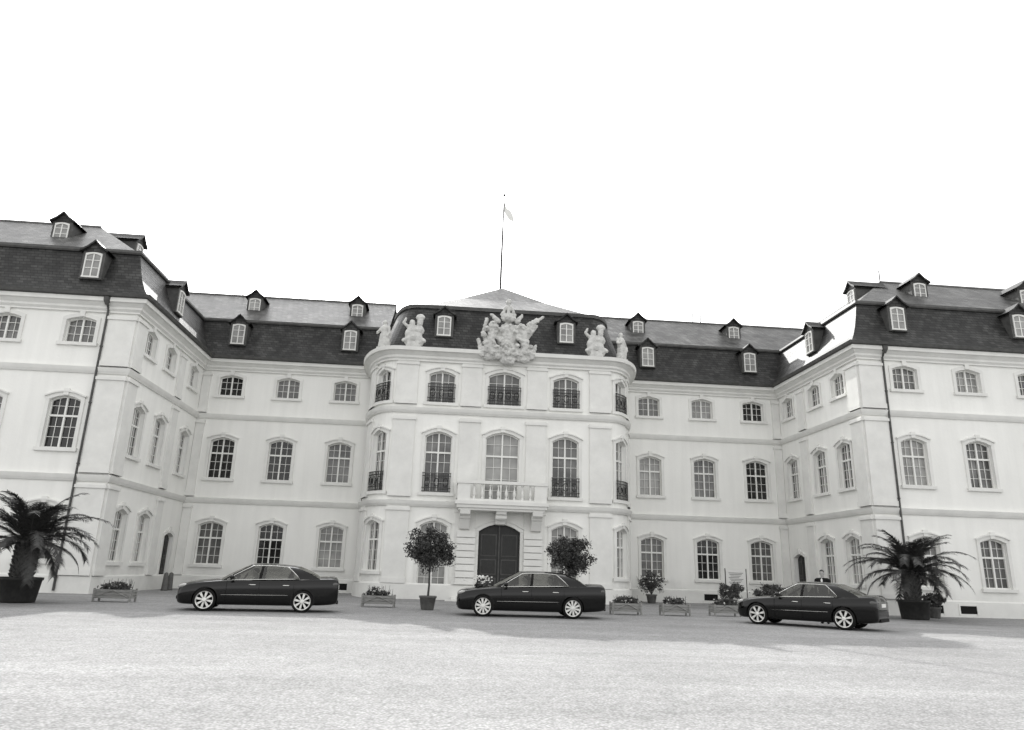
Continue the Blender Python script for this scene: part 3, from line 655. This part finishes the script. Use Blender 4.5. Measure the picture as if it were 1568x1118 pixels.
# people -------------------------------------------------------------
def head(parent,c,yaw,hair=True):
    h=empty('head',c,yaw);h.parent=parent
    sculpt('face',[('e',(0,0,.0),(.075,.095,.115)),('e',(0,.03,-.06),(.055,.06,.06)),('e',(0,.1,-.01),(.014,.022,.028)),('e',(0,.085,-.055),(.026,.012,.008)),('e',(0,.08,-.1),(.025,.02,.02)),('e',(-.077,0,-.01),(.012,.022,.032)),('e',(.077,0,-.01),(.012,.022,.032)),('c',(0,-.01,-.08),(0,-.02,-.19),.055,.06)],M['skin'],.011,h,smoothit=1)
    sculpt('hair',[('e',(0,-.022,.035),(.083,.095,.098)),('e',(0,.03,.09),(.065,.06,.03))],M['hair'],.012,h)
    b=MB()
    for s in (-1,1):b.rev([(.002,-.006),(.011,-.003),(.011,.003),(.002,.006)],(s*.031,.09,.012),8,Matrix.Rotation(math.pi/2,4,'X'))
    b.make('eyes',M['dark'],h);return h
def man(loc,yaw):
    e=empty('man_in_suit',loc,yaw)
    p=[('c',(-.10,0,.08),(-.10,.0,.5),.06,.075),('c',(-.10,0,.5),(-.09,0,.92),.075,.105),('c',(.10,0,.08),(.10,0,.5),.06,.075),('c',(.10,0,.5),(.09,0,.92),.075,.105),
       ('e',(0,0,.98),(.18,.125,.14)),('e',(0,0,1.15),(.165,.12,.2)),('e',(0,0,1.33),(.195,.13,.17)),('c',(-.16,0,1.45),(.16,0,1.45),.07,.07),('c',(0,0,1.46),(0,0,1.53),.07,.06)]
    for s in (-1,1):p+=[('c',(s*.205,0,1.43),(s*.25,-.02,1.14),.065,.052),('c',(s*.25,-.02,1.14),(s*.24,.06,.88),.052,.042)]
    sculpt('suit',p,M['suit'],.018,e)
    sculpt('shoes',[('e',(s*.1,.06,.045),(.05,.14,.045)) for s in (-1,1)],M['dark'],.015,e)
    sculpt('shirt_front',[('e',(0,.112,1.42),(.035,.02,.09)),('e',(0,.0,1.535),(.068,.068,.02))],M['shirt'],.01,e)
    for s in (-1,1):
        q=[('e',(s*.24,.07,.80),(.022,.042,.05))]
        for i,(dy,l) in enumerate(((-.03,.055),(-.01,.07),(.012,.075),(.033,.062))):
            a=(s*.24,.07+dy,.765);b_=(s*.238,.075+dy,.765-l*.55);c_=(s*.228,.085+dy,.765-l);q+=[('c',a,b_,.0105,.0095),('c',b_,c_,.0095,.008)]
        q+=[('c',(s*.235,.10,.82),(s*.225,.125,.775),.012,.0095)]
        sculpt('hand',q,M['skin'],.006,e,smoothit=0)
    head(e,(0,0,1.67),.0);e.scale=(1.04,1.04,1.04);return e
man((13.75,26.2,0),math.pi*.78)
def occupant(name,loc,yaw):
    e=empty(name,loc,yaw)
    sculpt('jacket',[('e',(0,0,-.36),(.19,.12,.2)),('c',(-.16,0,-.26),(.16,0,-.26),.065,.065),('c',(-.2,0,-.28),(-.22,.18,-.42),.06,.05),('c',(.2,0,-.28),(.22,.18,-.42),.06,.05),('c',(-.22,.18,-.42),(-.12,.38,-.36),.05,.04),('c',(.22,.18,-.42),(.12,.38,-.36),.05,.04)],M['suit'],.02,e)
    sculpt('collar',[('e',(0,.02,-.19),(.065,.065,.025))],M['shirt'],.012,e)
    for s in (-1,1):
        q=[('e',(s*.11,.42,-.35),(.025,.045,.03))]+[('c',(s*.10+s*.012*i,.45,-.345),(s*.09+s*.012*i,.485-.004*i,-.365),.009,.008) for i in range(4)]+[('c',(s*.09,.42,-.34),(s*.06,.45,-.33),.011,.009)]
        sculpt('hand',q,M['skin'],.007,e,smoothit=0)
    head(e,(0,0,0),0)
occupant('car_driver',(2.87-.06,25.93-.38,1.22),math.pi/2)
occupant('car_passenger',(2.87+.80,25.93-.30,1.22),math.pi/2+.3)
occupant('car_driver',(-6.05-.02,25.26-.35,1.2),math.pi/2+.2)
e=empty('flower_bouquet',(1.35,25.8,.95));b=MB();leafcloud(b,(0,0,.08),(.28,.2,.1),160,.12,14,.3);b.make('leaves',M['leaf2'],e)
b=MB()
for i in range(46):
    c=Vector((R.gauss(0,.15),R.gauss(0,.11),.08+R.random()*.26));b.rev([(.005,-.02),(.036,0),(.034,.02),(.005,.03)],c,7)
b.make('blossoms',M['flower'],e,True)
# ---------------------------------------------------------------- plants
def laurel(loc,zc,rad):
    e=empty('laurel_tree',loc);b=MB()
    b.rev([(.22,0),(.24,.04),(.30,.42),(.33,.43),(.33,.5),(.28,.5),(.27,.44),(.0,.44)],(0,0,0),20);b.make('pot',M['pot'],e,True)
    b=MB();b.tube([(0,0,.42),(.02,.01,.9),(.0,.0,zc-.5),(.02,0,zc)],[.045,.038,.033,.025],8)
    for i in range(14):
        a=R.uniform(0,6.28);q=R.uniform(.3,.8);b.tube([(0,0,zc-.6+.03*i),(q*.5*math.cos(a),q*.5*math.sin(a),zc-.3+.04*i),(q*math.cos(a),q*math.sin(a),zc-.2+R.uniform(0,.7))],[.02,.014,.006],5)
    b.make('trunk',M['bark'],e)
    b=MB();leafcloud(b,(0,0,zc),rad,6500,.105,110,.17,.3);b.make('crown',M['leaf'],e)
laurel((-.55,28.3,0),2.18,(.90,.90,.84))
laurel((4.95,29.3,0),2.15,(.86,.86,.80))
def palm(loc,zc,L,n,tilt=0):
    e=empty('palm_tree',loc,tilt);b=MB()
    b.rev([(.52,0),(.54,.05),(.62,.7),(.66,.72),(.66,.8),(.6,.8),(.58,.72),(0,.7)],(0,0,0),20);b.make('tub',M['tub'],e,True)
    b=MB();b.rev([(.2,.68),(.26,.9),(.28,1.3),(.3,zc-.2),(.2,zc+.1),(.05,zc+.2)],(0,0,0),12)
    for i in range(90):
        a=i*2.4;z=.75+(zc-.7)*i/90;r0=.25
        p0=Vector((r0*math.cos(a),r0*math.sin(a),z));b.tube([p0,p0+Vector((.13*math.cos(a),.13*math.sin(a),.16))],[.06,.025],4)
    b.make('trunk',M['bark'],e)
    b=MB()
    for i in range(n):
        a=i*2.399+R.uniform(-.15,.15);u=i/n;e0=1.5-1.55*u+R.uniform(-.12,.12);ln=L*R.uniform(.82,1.08)*(.8+.2*math.sin(u*3));k=1.1+.6*R.random()
        p=Vector((.1*math.cos(a),.1*math.sin(a),zc));pts=[];tg=[];S=26
        for j in range(S+1):
            t=j/S;el=e0-k*t**1.5;d=Vector((math.cos(el)*math.cos(a),math.cos(el)*math.sin(a),math.sin(el)));pts.append(p.copy());tg.append(d);p=p+d*ln/S
        b.tube(pts[::3],[.024-.017*j/9 for j in range(len(pts[::3]))],4)
        sd=Vector((-math.sin(a),math.cos(a),0))
        for j in range(3,S+1):
            t=j/S;ll=.48*L/2.1*(math.sin(min(1,t*1.1+.12)*math.pi*.93)**.6*.85+.15)
            for s in (-1,1):
              for hh in (0,.33,.66):
                q=pts[j]-tg[j]*hh*ln/S
                dd=(tg[j]*.85+sd*s*.75+Vector((0,0,.28-.45*R.random()))).normalized()
                tip=q+dd*ll*R.uniform(.85,1.1)+Vector((0,0,-.10*ll-.12*R.random()*ll));w=tg[j]*.016
                mdp=q.lerp(tip,.45)+Vector((0,0,.02))
                b.add([q-w,q+w,mdp+w*1.1,mdp-w*1.1,tip],[(0,1,2,3),(3,2,4)])
    b.make('fronds',M['palm'],e)
palm((20.3,31.0,0),1.9,2.6,46)
palm((-13.95,26.2,0),1.9,2.5,44,1.1)
def trough(loc,w,rot=0,bushy=.35,fl=10):
    e=empty('flower_trough',loc,rot);b=MB();h=w/2;d=.24
    for y in (-d,d-.03):
        for z in (.12,.23,.34):b.box((-h,y,z),(h,y+.03,z+.085))
    for x in (-h,h-.03):
        for z in (.12,.23,.34):b.box((x,-d+.031,z),(x+.03,d-.031,z+.085))
    for x in (-h-.03,h-.03):
        for y in (-d-.035,d-.025):b.box((x,y,0),(x+.06,y+.06,.46))
    b.box((-h+.031,-d+.031,.14),(h-.031,d-.031,.40))
    for s in (-1,1):
        b.tube([(-h*.9*s,-d-.02,.16),(0,-d-.02,.4)],.016,4)
    b.make('wooden_box',M['wood'],e)
    b=MB();leafcloud(b,(0,0,.5),(h*.9,.24,bushy*.55),int(800*w),.11,26,.25,.3)
    for i in range(26):
        x=R.uniform(-h*.85,h*.85);y=R.uniform(-.2,.2);b.tube([(x,y,.4),(x+R.uniform(-.1,.1),y,.4+bushy*R.uniform(.6,1.2))],[.012,.004],4)
    b.make('plants',M['leaf2'],e)
    b=MB()
    for i in range(fl):b.rev([(.004,-.02),(.03,0),(.028,.015),(.004,.025)],(R.uniform(-h*.9,h*.9),R.uniform(-.27,.1),R.uniform(.45,.5+bushy*.6)),6)
    b.make('flowers',M['flower'],e)
trough((-11.7,28.2,0),1.25);trough((-8.95,29.2,0),1.2);trough((-2.45,29.4,0),1.2,0,.35,16);trough((7.05,28.7,0),1.1,0,.3);trough((9.05,28.9,0),1.05,0,.3,14);trough((11.3,29.5,0),1.1,.1,.3,8)
def bush(loc,rw,h,potted=True,fl=0):
    e=empty('potted_shrub',loc);z=0
    if potted:
        b=MB();b.rev([(.2,0),(.22,.03),(.28,.4),(.32,.42),(.32,.48),(.26,.48),(.0,.4)],(0,0,0),16);b.make('pot',M['pot'],e,True);z=.4
    b=MB();b.tube([(0,0,z),(0,0,z+(h-z)*.6)],[.04,.02],6)
    for i in range(9):
        a=i*.7;b.tube([(0,0,z+.05),(rw*.6*math.cos(a),rw*.6*math.sin(a),z+(h-z)*R.uniform(.5,.9))],[.018,.006],4)
    b.make('stems',M['bark'],e)
    b=MB();leafcloud(b,(0,0,(z+h)/2+.08),(rw,rw*.8,(h-z)/2),2000,.12,45,.2,.3);b.make('foliage',M['leaf2'],e)
    if fl:
        b=MB()
        for i in range(fl):
            a=R.uniform(0,6.28);q=R.uniform(.6,1.05);b.rev([(.006,-.03),(.05,0),(.045,.02),(.006,.035)],(rw*q*math.cos(a),rw*.8*q*math.sin(a),R.uniform(z+.2,h)),6)
        b.make('blossoms',M['flower'],e)
bush((11.6,41.2,0),.78,1.65,True,26);bush((14.0,35.6,0),.62,1.2,True);bush((15.9,35.5,0),.7,1.15,True,8);bush((22.3,32.6,0),.5,1.0)
e=empty('information_sign',(14.75,36.8,0));b=MB();b.tube([(-.55,0,0),(-.55,0,1.95)],.025,6);b.tube([(.55,0,0),(.55,0,1.95)],.025,6);b.make('posts',M['lead'],e)
b=MB();b.box((-.52,-.02,.95),(.52,.02,1.88));b.make('board',M['sign'],e)
b=MB()
for i in range(9):
    z=1.72-i*.075;b.box((-.38+.05*(i%3),-.026,z),(.38-.07*((i*5)%4),-.022,z+.025))
b.make('lettering',M['text'],e)
for x,y in ((-14.2,39.9),(-14.2,40.6),(20.2,40.3)):
    e=empty('stone_bollard',(x,y,0));b=MB();b.rev([(.17,0),(.15,.1),(.12,.7),(.1,.85),(.03,.9)],(0,0,0),12);b.make('post',M['pot'],e,True)
# ---------------------------------------------------------------- light
EL=math.radians(36);AZ=math.radians(-12)
w=bpy.data.worlds.new('World');sc.world=w;w.use_nodes=True;nt=w.node_tree;bg=nt.nodes['Background']
sky=nt.nodes.new('ShaderNodeTexSky');sky.sky_type='NISHITA';sky.sun_disc=False;sky.sun_elevation=EL;sky.sun_rotation=AZ;sky.dust_density=4;sky.air_density=1
bw=nt.nodes.new('ShaderNodeRGBToBW');nt.links.new(sky.outputs[0],bw.inputs[0])
ad=nt.nodes.new('ShaderNodeMath');ad.operation='MULTIPLY_ADD';ad.inputs[1].default_value=1.7;ad.inputs[2].default_value=5.9;nt.links.new(bw.outputs[0],ad.inputs[0])
cb=nt.nodes.new('ShaderNodeCombineColor')
for i in range(3):
    nt.links.new(ad.outputs[0],cb.inputs[i])
nt.links.new(cb.outputs[0],bg.inputs['Color']);bg.inputs['Strength'].default_value=.15
sd=bpy.data.lights.new('sun','SUN');sd.energy=4.8;sd.angle=math.radians(.6);sd.color=(1,.99,.96);so=bpy.data.objects.new('sun',sd);COL.objects.link(so)
sv=Vector((math.sin(AZ)*math.cos(EL),math.cos(AZ)*math.cos(EL),math.sin(EL)));so.rotation_euler=sv.to_track_quat('Z','Y').to_euler();so.location=(0,60,60)
# ---------------------------------------------------------------- camera
f,p,r,yw=1099.5,.2804,.0310,.0821
Fw=Vector((math.sin(yw)*math.cos(p),math.cos(yw)*math.cos(p),math.sin(p)));Up=Vector((-math.sin(yw)*math.sin(p),-math.cos(yw)*math.sin(p),math.cos(p)));Rt=Vector((math.cos(yw),-math.sin(yw),0))
R1=Rt*math.cos(r)+Up*math.sin(r);U1=Up*math.cos(r)-Rt*math.sin(r)
cd=bpy.data.cameras.new('camera');co=bpy.data.objects.new('camera',cd);COL.objects.link(co)
cd.sensor_width=36;cd.lens=f/1568*36;cd.clip_end=2000;cd.clip_start=.1
mx=Matrix((R1,U1,-Fw)).transposed().to_4x4();mx.translation=Vector((0,0,1.45));co.matrix_world=mx
sc.camera=co
